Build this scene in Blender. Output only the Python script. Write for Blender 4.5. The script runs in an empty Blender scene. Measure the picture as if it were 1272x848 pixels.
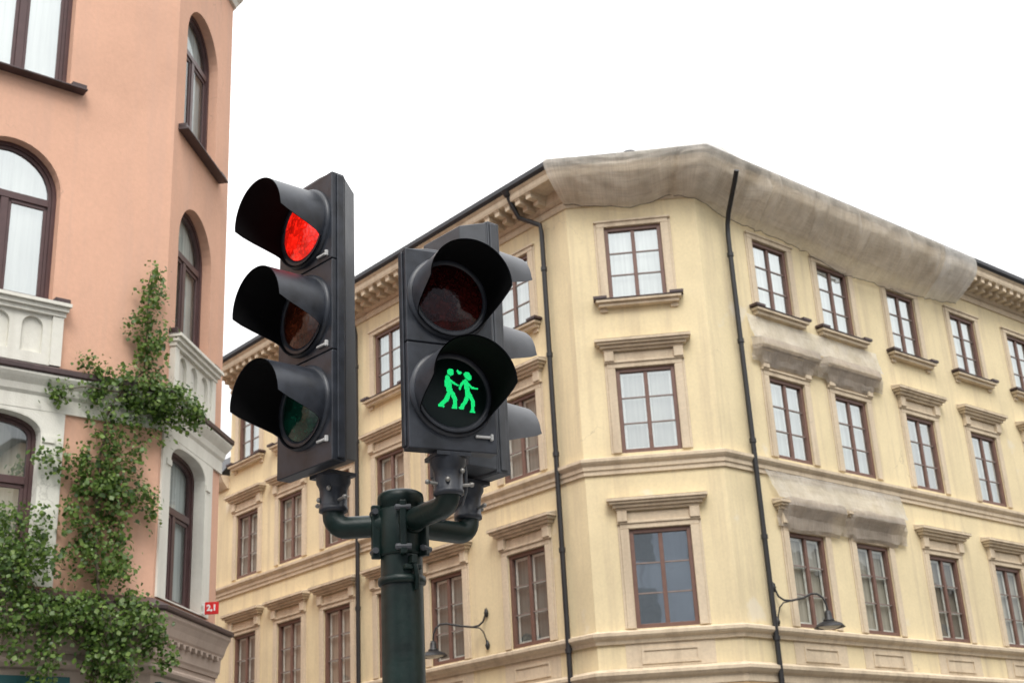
import bpy, bmesh, math, random
from mathutils import Vector, Matrix, noise
R = math.radians
rnd = random.Random(7)
scene = bpy.context.scene
col = scene.collection

# ------------------------------------------------------------------ materials
def new_mat(name):
    m = bpy.data.materials.new(name); m.use_nodes = True
    nt = m.node_tree; nt.nodes.clear()
    out = nt.nodes.new('ShaderNodeOutputMaterial')
    return m, nt, out

def N(nt, t, **kw):
    n = nt.nodes.new(t)
    for k, v in kw.items():
        if k in n.inputs: n.inputs[k].default_value = v
        else: setattr(n, k, v)
    return n

def ramp(nt, src, stops):
    r = nt.nodes.new('ShaderNodeValToRGB')
    el = r.color_ramp.elements
    while len(el) < len(stops): el.new(0.5)
    for e, (p, c) in zip(el, stops):
        e.position = p; e.color = (*c, 1) if len(c) == 3 else c
    nt.links.new(src, r.inputs[0])
    return r.outputs[0]

def mixc(nt, fac, a, b, mode='MIX'):
    m = nt.nodes.new('ShaderNodeMix'); m.data_type = 'RGBA'; m.blend_type = mode
    for i, v in ((0, fac), (6, a), (7, b)):
        if hasattr(v, 'is_linked'): nt.links.new(v, m.inputs[i])
        elif i == 0: m.inputs[0].default_value = v
        else: m.inputs[i].default_value = (*v, 1)
    return m.outputs[2]

def plain(name, c, rough=.6, metal=0, var=.12, scale=8, bump=0, bscale=60, spec=.5, coat=0):
    m, nt, out = new_mat(name)
    b = N(nt, 'ShaderNodeBsdfPrincipled', Roughness=rough, Metallic=metal)
    b.inputs['Specular IOR Level'].default_value = spec
    b.inputs['Coat Weight'].default_value = coat
    tc = N(nt, 'ShaderNodeNewGeometry')
    n1 = N(nt, 'ShaderNodeTexNoise', Scale=scale, Detail=6.0)
    nt.links.new(tc.outputs['Position'], n1.inputs['Vector'])
    lo = tuple(x*(1-var) for x in c); hi = tuple(min(1, x*(1+var)) for x in c)
    nt.links.new(ramp(nt, n1.outputs[0], [(.3, lo), (.7, hi)]), b.inputs['Base Color'])
    rr = N(nt, 'ShaderNodeMapRange'); rr.inputs[3].default_value = rough*.8; rr.inputs[4].default_value = min(1, rough*1.25)
    nt.links.new(n1.outputs[0], rr.inputs[0]); nt.links.new(rr.outputs[0], b.inputs['Roughness'])
    if bump:
        n2 = N(nt, 'ShaderNodeTexNoise', Scale=bscale, Detail=4.0)
        nt.links.new(tc.outputs['Position'], n2.inputs['Vector'])
        bp = N(nt, 'ShaderNodeBump', Strength=bump, Distance=.01)
        nt.links.new(n2.outputs[0], bp.inputs['Height']); nt.links.new(bp.outputs[0], b.inputs['Normal'])
    nt.links.new(b.outputs[0], out.inputs[0])
    return m

def stucco(name, c, dirt=(.35, .27, .18), amount=.35, patch=None, fine=.06, streak=True):
    """weathered render: broad blotches, rain streaks, fine grain, some repaired patches"""
    m, nt, out = new_mat(name)
    b = N(nt, 'ShaderNodeBsdfPrincipled', Roughness=.9)
    b.inputs['Specular IOR Level'].default_value = .2
    g = N(nt, 'ShaderNodeNewGeometry')
    n1 = N(nt, 'ShaderNodeTexNoise', Scale=.55, Detail=7.0, Roughness=.6)
    nt.links.new(g.outputs['Position'], n1.inputs['Vector'])
    lo = tuple(x*(1-.10) for x in c); hi = tuple(min(1, x*1.07) for x in c)
    base = ramp(nt, n1.outputs[0], [(.32, lo), (.5, c), (.68, hi)])
    n2 = N(nt, 'ShaderNodeTexNoise', Scale=18.0, Detail=5.0)
    nt.links.new(g.outputs['Position'], n2.inputs['Vector'])
    base = mixc(nt, 1.0, base, ramp(nt, n2.outputs[0], [(.25, (1-fine*1.6,)*3), (.75, (1, 1, 1))]), 'MULTIPLY')
    if streak:
        mp = N(nt, 'ShaderNodeMapping'); mp.inputs['Scale'].default_value = (2.6, 2.6, .16)
        nt.links.new(g.outputs['Position'], mp.inputs[0])
        n3 = N(nt, 'ShaderNodeTexNoise', Scale=1.3, Detail=8.0, Roughness=.65)
        nt.links.new(mp.outputs[0], n3.inputs['Vector'])
        f = ramp(nt, n3.outputs[0], [(.48, (0, 0, 0)), (.74, (amount,)*3)])
        base = mixc(nt, f, base, dirt)
    if patch:
        n4 = N(nt, 'ShaderNodeTexNoise', Scale=.9, Detail=6.0, Roughness=.55)
        o = N(nt, 'ShaderNodeVectorMath', operation='ADD'); o.inputs[1].default_value = (31, 7, 3)
        nt.links.new(g.outputs['Position'], o.inputs[0]); nt.links.new(o.outputs[0], n4.inputs['Vector'])
        f = ramp(nt, n4.outputs[0], [(.66, (0, 0, 0)), (.70, (.55,)*3)])
        base = mixc(nt, f, base, patch)
    vo = N(nt, 'ShaderNodeTexVoronoi', Scale=.55, feature='DISTANCE_TO_EDGE')
    dv = N(nt, 'ShaderNodeTexNoise', Scale=2.5, Detail=6.0)
    nt.links.new(g.outputs['Position'], dv.inputs['Vector'])
    mv = N(nt, 'ShaderNodeVectorMath', operation='MULTIPLY_ADD'); mv.inputs[1].default_value = (.9, .9, .9)
    nt.links.new(dv.outputs['Color'], mv.inputs[0]); nt.links.new(g.outputs['Position'], mv.inputs[2])
    nt.links.new(mv.outputs[0], vo.inputs['Vector'])
    cr = ramp(nt, vo.outputs['Distance'], [(0, (.40,)*3), (.007, (0, 0, 0))])
    crm = mixc(nt, 1.0, cr, ramp(nt, n1.outputs[0], [(.56, (0, 0, 0)), (.64, (1, 1, 1))]), 'MULTIPLY')
    base = mixc(nt, crm, base, tuple(x*.5 for x in dirt))
    nt.links.new(base, b.inputs['Base Color'])
    n5 = N(nt, 'ShaderNodeTexNoise', Scale=45.0, Detail=3.0)
    nt.links.new(g.outputs['Position'], n5.inputs['Vector'])
    bp = N(nt, 'ShaderNodeBump', Strength=.25, Distance=.01)
    nt.links.new(n5.outputs[0], bp.inputs['Height']); nt.links.new(bp.outputs[0], b.inputs['Normal'])
    nt.links.new(b.outputs[0], out.inputs[0])
    return m

def glass(name, ior=5.6, tint=(.9, .95, .95), wob=.006):
    m, nt, out = new_mat(name)
    tr = N(nt, 'ShaderNodeBsdfTransparent'); tr.inputs[0].default_value = (.90, .93, .92, 1)
    gl = N(nt, 'ShaderNodeBsdfGlossy', Roughness=.02); gl.inputs[0].default_value = (*tint, 1)
    f0 = ((ior-1)/(ior+1))**2                     # Schlick, the same from both sides of the pane
    lw = N(nt, 'ShaderNodeLayerWeight', Blend=.5)
    pw_ = N(nt, 'ShaderNodeMath', operation='POWER'); pw_.inputs[1].default_value = 5; nt.links.new(lw.outputs['Facing'], pw_.inputs[0])
    fr = N(nt, 'ShaderNodeMapRange'); fr.inputs[3].default_value = f0; fr.inputs[4].default_value = 1; nt.links.new(pw_.outputs[0], fr.inputs[0])
    g = N(nt, 'ShaderNodeNewGeometry')
    n = N(nt, 'ShaderNodeTexNoise', Scale=1.6, Detail=1.5)
    nt.links.new(g.outputs['Position'], n.inputs['Vector'])
    bp = N(nt, 'ShaderNodeBump', Strength=wob*4, Distance=.1)
    nt.links.new(n.outputs[0], bp.inputs['Height']); nt.links.new(bp.outputs[0], gl.inputs['Normal'])
    mx = N(nt, 'ShaderNodeMixShader')
    nt.links.new(fr.outputs[0], mx.inputs[0]); nt.links.new(tr.outputs[0], mx.inputs[1]); nt.links.new(gl.outputs[0], mx.inputs[2])
    nt.links.new(mx.outputs[0], out.inputs[0])
    return m

def interior(name, cols, stripe=True):
    """blinds, curtains and dark rooms behind the panes, a different one per window"""
    m, nt, out = new_mat(name)
    b = N(nt, 'ShaderNodeBsdfPrincipled', Roughness=.9)
    oi = N(nt, 'ShaderNodeObjectInfo')
    k = len(cols)
    r = nt.nodes.new('ShaderNodeValToRGB'); r.color_ramp.interpolation = 'CONSTANT'
    el = r.color_ramp.elements
    while len(el) < k: el.new(.5)
    for i, c in enumerate(cols): el[i].position = i/k; el[i].color = (*c, 1)
    nt.links.new(oi.outputs['Random'], r.inputs[0])
    base = r.outputs[0]
    if stripe:
        tc = N(nt, 'ShaderNodeTexCoord')
        mp = N(nt, 'ShaderNodeMapping'); mp.inputs['Scale'].default_value = (9, 1, .35)
        nt.links.new(tc.outputs['Object'], mp.inputs[0])
        n = N(nt, 'ShaderNodeTexNoise', Scale=1.6, Detail=3.0)
        nt.links.new(mp.outputs[0], n.inputs['Vector'])
        base = mixc(nt, 1.0, base, ramp(nt, n.outputs[0], [(.3, (.55, .55, .55)), (.7, (1, 1, 1))]), 'MULTIPLY')
    nt.links.new(base, b.inputs['Base Color'])
    nt.links.new(b.outputs[0], out.inputs[0])
    return m

def netting(name, c, alpha=.8, scale=1.0):
    m, nt, out = new_mat(name)
    d = N(nt, 'ShaderNodeBsdfPrincipled', Roughness=.85)
    d.inputs['Specular IOR Level'].default_value = .25
    g = N(nt, 'ShaderNodeNewGeometry')
    n1 = N(nt, 'ShaderNodeTexNoise', Scale=1.4*scale, Detail=8.0, Roughness=.6)
    nt.links.new(g.outputs['Position'], n1.inputs['Vector'])
    lo = tuple(x*.80 for x in c); hi = tuple(min(1, x*1.12) for x in c)
    base = ramp(nt, n1.outputs[0], [(.3, lo), (.7, hi)])
    nt.links.new(base, d.inputs['Base Color'])
    uvn = N(nt, 'ShaderNodeUVMap')
    mp = N(nt, 'ShaderNodeMapping'); mp.inputs['Scale'].default_value = (3.2, .9, 1)
    nt.links.new(uvn.outputs[0], mp.inputs[0])
    n2 = N(nt, 'ShaderNodeTexNoise', Scale=2.2, Detail=9.0, Roughness=.62, Distortion=.6)
    nt.links.new(mp.outputs[0], n2.inputs['Vector'])
    mp2 = N(nt, 'ShaderNodeMapping'); mp2.inputs['Scale'].default_value = (.5, 5.5, 1)
    nt.links.new(uvn.outputs[0], mp2.inputs[0])
    n4 = N(nt, 'ShaderNodeTexNoise', Scale=2.0, Detail=6.0, Roughness=.6, Distortion=.8)
    nt.links.new(mp2.outputs[0], n4.inputs['Vector'])
    ad = N(nt, 'ShaderNodeMath', operation='MULTIPLY_ADD'); ad.inputs[1].default_value = .3; nt.links.new(n4.outputs[0], ad.inputs[0]); nt.links.new(n2.outputs[0], ad.inputs[2])
    bp = N(nt, 'ShaderNodeBump', Strength=.9, Distance=.09)
    nt.links.new(ad.outputs[0], bp.inputs['Height']); nt.links.new(bp.outputs[0], d.inputs['Normal'])
    base = mixc(nt, .32, base, ramp(nt, n2.outputs[0], [(.30, (.66, .64, .63)), (.55, (1, 1, 1))]), 'MULTIPLY')  # fold shade put into the cloth colour, darker where the bump dips
    base = mixc(nt, .12, base, ramp(nt, n4.outputs[0], [(.32, (.62, .60, .59)), (.55, (1, 1, 1))]), 'MULTIPLY')
    nt.links.new(base, d.inputs['Base Color'])
    tl = N(nt, 'ShaderNodeBsdfTranslucent'); nt.links.new(base, tl.inputs[0])
    m0 = N(nt, 'ShaderNodeMixShader'); m0.inputs[0].default_value = .55
    nt.links.new(d.outputs[0], m0.inputs[1]); nt.links.new(tl.outputs[0], m0.inputs[2])
    t = N(nt, 'ShaderNodeBsdfTransparent')
    n3 = N(nt, 'ShaderNodeTexNoise', Scale=2.2, Detail=5.0)
    nt.links.new(g.outputs['Position'], n3.inputs['Vector'])
    mr = N(nt, 'ShaderNodeMapRange'); mr.inputs[1].default_value = .3; mr.inputs[2].default_value = .7
    mr.inputs[3].default_value = alpha-.14; mr.inputs[4].default_value = min(1, alpha+.1)
    nt.links.new(n3.outputs[0], mr.inputs[0])
    acc = mr.outputs[0]
    for sc_ in ((64, 1.5, 1), (1.2, 80, 1)):
        mw = N(nt, 'ShaderNodeMapping'); mw.inputs['Scale'].default_value = sc_
        nt.links.new(uvn.outputs[0], mw.inputs[0])
        nw = N(nt, 'ShaderNodeTexNoise', Scale=1.0, Detail=4.0, Roughness=.7)
        nt.links.new(mw.outputs[0], nw.inputs['Vector'])
        rw = N(nt, 'ShaderNodeMapRange'); rw.inputs[1].default_value = .3; rw.inputs[2].default_value = .7; rw.inputs[3].default_value = -.12; rw.inputs[4].default_value = .08
        nt.links.new(nw.outputs[0], rw.inputs[0])
        aw = N(nt, 'ShaderNodeMath', operation='ADD', use_clamp=True); nt.links.new(acc, aw.inputs[0]); nt.links.new(rw.outputs[0], aw.inputs[1]); acc = aw.outputs[0]
    mx = N(nt, 'ShaderNodeMixShader')
    nt.links.new(acc, mx.inputs[0]); nt.links.new(t.outputs[0], mx.inputs[1]); nt.links.new(m0.outputs[0], mx.inputs[2])
    nt.links.new(mx.outputs[0], out.inputs[0])
    return m

def lens_mat(name, c, emit=0, rough=.12):
    """moulded signal lens: ribbed pattern, lit or dark"""
    m, nt, out = new_mat(name)
    b = N(nt, 'ShaderNodeBsdfPrincipled', Roughness=rough)
    tc = N(nt, 'ShaderNodeTexCoord')
    v = N(nt, 'ShaderNodeTexVoronoi', Scale=70.0)
    nt.links.new(tc.outputs['Object'], v.inputs['Vector'])
    bp = N(nt, 'ShaderNodeBump', Strength=.35, Distance=.004)
    bp.inputs['Strength'].default_value = .35 if emit else .12
    nt.links.new(v.outputs[0], bp.inputs['Height']); nt.links.new(bp.outputs[0], b.inputs['Normal'])
    n = N(nt, 'ShaderNodeTexNoise', Scale=14.0, Detail=2.0)
    nt.links.new(tc.outputs['Object'], n.inputs['Vector'])
    lo = tuple(x*.55 for x in c)
    cc = ramp(nt, n.outputs[0], [(.35, lo), (.65, c)])
    cc = mixc(nt, .8, cc, ramp(nt, v.outputs[0], [(.15, (1, 1, 1)), (.55, (.42, .42, .42))]), 'MULTIPLY')
    v2_ = N(nt, 'ShaderNodeTexVoronoi', Scale=20.0); nt.links.new(tc.outputs['Object'], v2_.inputs['Vector'])
    cc = mixc(nt, .8, cc, ramp(nt, v2_.outputs['Color'], [(.2, (.55, .55, .55)), (.7, (1, 1, 1))]), 'MULTIPLY')
    nt.links.new(cc, b.inputs['Base Color'])
    if emit:
        nt.links.new(cc, b.inputs['Emission Color']); b.inputs['Emission Strength'].default_value = emit
    nt.links.new(b.outputs[0], out.inputs[0])
    return m

def emit_mat(name, c, s):
    m, nt, out = new_mat(name)
    e = N(nt, 'ShaderNodeEmission', Strength=s); e.inputs[0].default_value = (*c, 1)
    nt.links.new(e.outputs[0], out.inputs[0]); return m

def leaf_mat():
    m, nt, out = new_mat('leaf green')
    b = N(nt, 'ShaderNodeBsdfPrincipled', Roughness=.42)
    g = N(nt, 'ShaderNodeNewGeometry')
    c = ramp(nt, g.outputs['Random Per Island'], [(0, (.036, .080, .016)), (.4, (.092, .165, .030)), (.75, (.140, .225, .042)), (1, (.21, .30, .075))])
    nt.links.new(c, b.inputs['Base Color'])
    t = N(nt, 'ShaderNodeBsdfTranslucent'); nt.links.new(c, t.inputs[0])
    mx = N(nt, 'ShaderNodeMixShader'); mx.inputs[0].default_value = .38
    nt.links.new(b.outputs[0], mx.inputs[1]); nt.links.new(t.outputs[0], mx.inputs[2])
    nt.links.new(mx.outputs[0], out.inputs[0]); return m

M = {
 'ywall': stucco('yellow render', (.765, .650, .420), (.47, .38, .27), .58, patch=(.72, .66, .55)),
 'ytrim': stucco('pinkish beige moulding', (.675, .565, .42), (.36, .28, .20), .66, fine=.10),
 'ybase': stucco('tan base render', (.52, .36, .20), (.3, .2, .12), .4),
 'yframe': plain('red brown window paint', (.155, .082, .062), .45),
 'ybar': plain('weathered glazing bar', (.22, .17, .15), .5),
 'white_sash': plain('white inner sash paint', (.84, .83, .78), .5),
 'pinkwall': stucco('salmon render', (.715, .428, .305), (.54, .36, .29), .40, fine=.05),
 'white': stucco('off white render', (.76, .745, .67), (.46, .43, .36), .34, fine=.04),
 'pbase': stucco('pink beige cornice render', (.48, .385, .32), (.28, .21, .17), .4),
 'pframe': plain('purple brown window paint', (.085, .045, .045), .4),
 'metal': plain('dark brown sheet metal', (.060, .036, .036), .45, var=.3),
 'roof': plain('dark roof sheet', (.035, .036, .042), .5, var=.25),
 'pipe': plain('black painted downpipe', (.018, .018, .020), .45),
 'glass': glass('old window glass'),
 'glass3': glass('thin clear glass', 1.45),
 'glass2': glass('clear window glass', 2.4, wob=.02),
 'room_m': interior('mixed interior behind middle panes', [(.66, .68, .66), (.40, .36, .32), (.72, .73, .70), (.52, .50, .46), (.60, .62, .61)]),  # mostly pale box behind the pane, tone differs per window
 'room_y': interior('room behind yellow facade', [(.22, .18, .15), (.40, .27, .21), (.20, .21, .20), (.48, .37, .29), (.34, .33, .30), (.52, .47, .40)]),
 'room_t': interior('pale interior behind upper panes', [(.74, .77, .76), (.68, .73, .72), (.78, .78, .74)]),  # near white box close behind the top row panes
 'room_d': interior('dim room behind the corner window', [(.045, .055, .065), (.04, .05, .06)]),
 'room_p': interior('curtains behind arched windows', [(.62, .63, .60), (.55, .58, .58), (.60, .59, .55)]),
 'net': netting('grey brown debris netting', (.87, .82, .735), .68),
 'net3': netting('brown grey hood netting', (.70, .65, .59), .88),
 'net2': netting('pale debris netting', (.92, .91, .88), .74),
 'plastic': plain('black signal plastic', (.026, .030, .039), .40, var=.4, scale=20, bump=.06, bscale=220),
 'plastic2': plain('paler signal plastic', (.060, .065, .074), .48, var=.25, scale=14, bump=.05, bscale=200),  # paler copy of the black signal plastic
 'plastic3': plain('palest visor plastic', (.085, .09, .10), .5, var=.2, scale=14, bump=.05, bscale=200),  # palest copy of the plastic, for the rear head's visors
 'inside': plain('matt black visor lining', (.004, .004, .0045), .9, spec=.15),
 'green': plain('dark green pole paint', (.0035, .0135, .0112), .40, var=.45, scale=11, bump=.15, bscale=35, spec=.38),
 'steel': plain('galvanised bolt steel', (.30, .29, .27), .45, metal=.7, var=.3, scale=30),
 'latch': plain('pale latch plastic', (.50, .50, .49), .6),
 'lens_red_on': lens_mat('lit red lens', (1.0, .014, .006), 1.0),
 'lens_amber': lens_mat('dark amber lens', (.16, .035, .014)),
 'lens_green': lens_mat('dark green lens', (.008, .085, .052)),
 'lens_red': lens_mat('dark red lens', (.09, .010, .008)),
 'lens_black': plain('dark walk lens', (.004, .012, .010), .35, spec=.3),
 'led': emit_mat('green led', (.012, .78, .20), 1.0),
 'leaf': leaf_mat(),
 'stem': plain('woody stem', (.10, .075, .05), .8),
 'teal': plain('teal fascia paint', (.010, .075, .080), .5),
 'sign_red': plain('red sign enamel', (.62, .018, .018), .35),
 'sign_white': plain('white sign enamel', (.80, .80, .78), .4),
 'lamp_black': plain('black wrought iron', (.014, .014, .016), .45),
 'lamp_white': plain('white enamel shade', (.62, .60, .52), .4),
 'asphalt': plain('asphalt', (.05, .05, .052), .9, bump=.4, bscale=90),
 'paving': plain('concrete paving', (.26, .25, .24), .85, bump=.2),
 'kerb': plain('granite kerb', (.32, .31, .30), .8),
 'paint': plain('road paint', (.75, .75, .73), .7),
 'greywall': stucco('grey stone render', (.44, .50, .60), (.1, .1, .1), .3),
 'oppwall': stucco('ochre render', (.55, .46, .34), (.2, .15, .1), .3),
 'darkglass': plain('dark far window', (.24, .27, .31), .2),
}

# ------------------------------------------------------------------ mesh helpers
class MB:
    def __init__(s): s.v = []; s.f = []; s.smooth = []
    def add(s, verts, faces, M_=None, smooth=False):
        o = len(s.v)
        for p in verts:
            p = Vector(p); s.v.append(M_ @ p if M_ else p)
        for f in faces: s.f.append([o+i for i in f]); s.smooth.append(smooth)
        return s
    def box(s, x0, x1, y0, y1, z0, z1, M_=None):
        v = [(x0,y0,z0),(x1,y0,z0),(x1,y1,z0),(x0,y1,z0),(x0,y0,z1),(x1,y0,z1),(x1,y1,z1),(x0,y1,z1)]
        return s.add(v, [(0,3,2,1),(4,5,6,7),(0,1,5,4),(1,2,6,5),(2,3,7,6),(3,0,4,7)], M_)
    def quad(s, a, b, c, d, M_=None): return s.add([a, b, c, d], [(0,1,2,3)], M_)
    def tube(s, pts, r, seg=12, caps=True, M_=None, smooth=True):
        pts = [Vector(p) for p in pts]; n = len(pts)
        rr = r if isinstance(r, (list, tuple)) else [r]*n
        vs, fs = [], []
        up = None
        for i, p in enumerate(pts):
            t = (pts[min(i+1, n-1)]-pts[max(i-1, 0)]).normalized()
            if up is None:
                up = Vector((0,0,1)) if abs(t.z) < .9 else Vector((1,0,0))
            a = t.cross(up).normalized(); up = a.cross(t).normalized()
            for k in range(seg):
                q = 2*math.pi*k/seg
                vs.append(p + (a*math.cos(q)+up*math.sin(q))*rr[i])
        for i in range(n-1):
            for k in range(seg):
                k2 = (k+1) % seg
                fs.append((i*seg+k, i*seg+k2, (i+1)*seg+k2, (i+1)*seg+k))
        s.add(vs, fs, M_, smooth)
        if caps:
            s.add(vs[:seg], [tuple(range(seg-1, -1, -1))], M_); s.add(vs[-seg:], [tuple(range(seg))], M_)
        return s
    def lathe(s, prof, seg=28, M_=None, smooth=True):
        vs, fs = [], []
        for (r, z) in prof:
            for k in range(seg):
                q = 2*math.pi*k/seg; vs.append((r*math.cos(q), r*math.sin(q), z))
        for i in range(len(prof)-1):
            for k in range(seg):
                k2 = (k+1) % seg; fs.append((i*seg+k, i*seg+k2, (i+1)*seg+k2, (i+1)*seg+k))
        return s.add(vs, fs, M_, smooth)
    def grid(s, P, smooth=True, M_=None, uv=None):
        n, m_ = len(P), len(P[0])
        if uv: s.uv = [q for row in uv for q in row]
        vs = [p for row in P for p in row]
        fs = [(i*m_+j, i*m_+j+1, (i+1)*m_+j+1, (i+1)*m_+j) for i in range(n-1) for j in range(m_-1)]
        return s.add(vs, fs, M_, smooth)
    def build(s, name, mat, parent=None, bevel=0, segs=2, local=False, solid=0, weld=False, angle=35, recalc=True):
        me = bpy.data.meshes.new(name)
        off = Vector((0,0,0))
        if parent is not None and not local: off = root_loc(parent)
        me.from_pydata([tuple(v-off) for v in s.v], [], s.f)
        me.polygons.foreach_set('use_smooth', s.smooth)
        me.materials.append(mat)
        if getattr(s, 'uv', None):
            ul = me.uv_layers.new(name='UVMap')
            for lp in me.loops: ul.data[lp.index].uv = s.uv[lp.vertex_index]
        me.update()
        bm = bmesh.new(); bm.from_mesh(me)
        if weld: bmesh.ops.remove_doubles(bm, verts=bm.verts, dist=1e-5)
        if recalc: bmesh.ops.recalc_face_normals(bm, faces=bm.faces)
        bm.to_mesh(me); bm.free()
        o = bpy.data.objects.new(name, me); col.objects.link(o)
        if parent is not None: o.parent = parent
        if solid:
            md = o.modifiers.new('solid', 'SOLIDIFY'); md.thickness = solid; md.offset = 0
        if bevel:
            md = o.modifiers.new('bevel', 'BEVEL'); md.width = bevel; md.segments = segs; md.limit_method = 'ANGLE'; md.angle_limit = R(angle)
        return o

def root_loc(o):
    p = Vector((0,0,0))
    while o is not None: p += o.location; o = o.parent
    return p

def tag(o, label, cat, group=None):
    o['label'] = label; o['category'] = cat
    if group: o['group'] = group
    return o
def thing(name, loc, label, cat, group=None):
    e = bpy.data.objects.new(name, None); e.empty_display_size = .2; col.objects.link(e); e.location = loc
    return tag(e, label, cat, group)
def structure(o): o['kind'] = 'structure'; return o
def children(o): return [c for c in bpy.data.objects if c.parent == o]
def copy_tree(o, parent=None):
    c = o.copy(); col.objects.link(c)
    if parent is not None: c.parent = parent
    for ch in children(o): copy_tree(ch, c)
    return c

class Face:
    """a facade: s runs to the right along it, off stands proud of it, z up"""
    def __init__(f, o, ang):
        f.o = Vector((o[0], o[1], 0)); f.a = ang
        f.d = Vector((math.cos(ang), math.sin(ang), 0)); f.n = Vector((f.d.y, -f.d.x, 0))
        f.m = Matrix.Translation(f.o) @ Matrix.Rotation(ang, 4, 'Z')     # local x = s, y = into the wall, z = up
    def p(f, s, z, off=0): return f.o + f.d*s + f.n*off + Vector((0,0,z))
    def at(f, s, z, root, off=0): return Matrix.Translation(-root_loc(root)) @ f.m @ Matrix.Translation((s, -off, z))

def arch_outline(hw, hs, rise, n=18, power=2.0):
    """opening outline from bottom left, up, over the head and down to bottom right (x, z)"""
    pts = [(-hw, 0)]
    for i in range(n+1):
        a = math.pi - math.pi*i/n
        c, s_ = math.cos(a), math.sin(a)
        pts.append((hw*math.copysign(abs(c)**(2/power), c), hs + rise*abs(s_)**(2/power)))
    pts.append((hw, 0))
    return pts

def wall(mb, F, s0, s1, z0, z1, holes, off=0, depth=.16):
    """one facade sheet with real openings and their reveals; hole = (sc, z, hw, hs, rise, power)"""
    ss = sorted({s0, s1} | {h[0]+k*h[2] for h in holes for k in (-1, 1)})
    zs = sorted({z0, z1} | {h[1] for h in holes} | {h[1]+h[3]+h[4] for h in holes})
    for i in range(len(ss)-1):
        for j in range(len(zs)-1):
            a, b, c, d = ss[i], ss[i+1], zs[j], zs[j+1]
            ms, mz = (a+b)/2, (c+d)/2
            if any(abs(ms-h[0]) < h[2] and h[1] < mz < h[1]+h[3]+h[4] for h in holes): continue
            mb.quad(F.p(a, c, off), F.p(b, c, off), F.p(b, d, off), F.p(a, d, off))
    for h in holes:
        sc, z, hw, hs, rise, pw = h
        if rise:
            o = arch_outline(hw, hs, rise, power=pw)
            top = hs+rise
            for (p, q) in zip(o[1:-2], o[2:-1]):
                mb.quad(F.p(sc+p[0], z+p[1], off), F.p(sc+q[0], z+q[1], off), F.p(sc+q[0], z+top, off), F.p(sc+p[0], z+top, off))
        else: o = [(-hw, 0), (-hw, hs), (hw, hs), (hw, 0)]
        for (p, q) in zip(o, o[1:]+o[:1]):
            mb.quad(F.p(sc+p[0], z+p[1], off), F.p(sc+q[0], z+q[1], off), F.p(sc+q[0], z+q[1], off-depth), F.p(sc+p[0], z+p[1], off-depth))

def sweep(mb, path, prof, cap=True):
    """moulding run along a plan polyline; profile = (off, z) points, closed"""
    path = [Vector((p[0], p[1], 0)) for p in path]; n = len(path); rows = []
    for i, p in enumerate(path):
        ns = []
        if i: t = (path[i]-path[i-1]).normalized(); ns.append(Vector((t.y, -t.x, 0)))
        if i < n-1: t = (path[i+1]-path[i]).normalized(); ns.append(Vector((t.y, -t.x, 0)))
        m_ = ns[0] if len(ns) == 1 else (ns[0]+ns[1])/(1+ns[0].dot(ns[1]))
        rows.append([p + m_*o + Vector((0,0,z)) for (o, z) in prof])
    k = len(prof)
    for i in range(n-1):
        for j in range(k):
            j2 = (j+1) % k
            mb.quad(rows[i][j], rows[i+1][j], rows[i+1][j2], rows[i][j2])
    if cap:
        for r_ in (rows[0], rows[-1]): mb.add(r_, [tuple(range(k))])
    return mb

def ring_xz(mb, outer, inner, y0, y1):
    """band between two open outlines (x,z), extruded from y0 to y1"""
    n = len(outer)
    for i in range(n-1):
        a, b, c, d = outer[i], outer[i+1], inner[i+1], inner[i]
        mb.quad((a[0],y0,a[1]), (b[0],y0,b[1]), (c[0],y0,c[1]), (d[0],y0,d[1]))
        mb.quad((d[0],y0,d[1]), (c[0],y0,c[1]), (c[0],y1,c[1]), (d[0],y1,d[1]))
        mb.quad((a[0],y1,a[1]), (b[0],y1,b[1]), (b[0],y0,b[1]), (a[0],y0,a[1]))
    for i in (0, n-1):
        a, d = outer[i], inner[i]
        mb.quad((a[0],y0,a[1]), (d[0],y0,d[1]), (d[0],y1,d[1]), (a[0],y1,a[1]))

def interior_box(hw, h, y0, y1):
    b = MB()
    b.quad((-hw,y1,0), (hw,y1,0), (hw,y1,h), (-hw,y1,h))
    b.quad((-hw,y0,0), (-hw,y1,0), (-hw,y1,h), (-hw,y0,h)); b.quad((hw,y0,0), (hw,y0,h), (hw,y1,h), (hw,y1,0))
    b.quad((-hw,y0,0), (hw,y0,0), (hw,y1,0), (-hw,y1,0)); b.quad((-hw,y0,h), (-hw,y1,h), (hw,y1,h), (hw,y0,h))
    return b

# ================================================================== YELLOW CORNER BUILDING
YL = Vector((1.3292, 25.7789)); aC, aR_, aL_ = -.0924, .7176, 2.2883-math.pi
YR = YL + Vector((math.cos(aC), math.sin(aC)))*2.8
FC, FR, FL = Face(YL, aC), Face(YR, aR_), Face(YL, aL_)
LW, LX, RX = -14.85, -21.5, 19.6                      # end of the tall left facade, of the lower wing, of the right facade
yb = thing('apartment_building', (YL.x, YL.y, 0), 'pale yellow corner building with three rows of brown windows and netted cornice', 'building')

colsR = [2.38, 4.68, 7.45, 10.25, 13.05, 15.85]
colsL = [-1.92, -4.70, -6.78, -9.15, -11.42, -13.75]
HW = .61
rowsW = {'T': (12.21, 1.70), 'M': (8.85, 1.82), 'B': (5.33, 1.95)}
def holes(cols): return [(c, z, HW, h, 0, 2) for c in cols for (z, h) in rowsW.values()]
w = MB()
wall(w, FC, 0, 2.8, 0, 15.2, holes([1.40]))
wall(w, FR, 0, RX, 0, 15.2, holes(colsR))
wall(w, FL, LW, 0, 0, 15.2, holes(colsL))
wall(w, FL, LX, LW, 0, 12.0, [])
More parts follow.
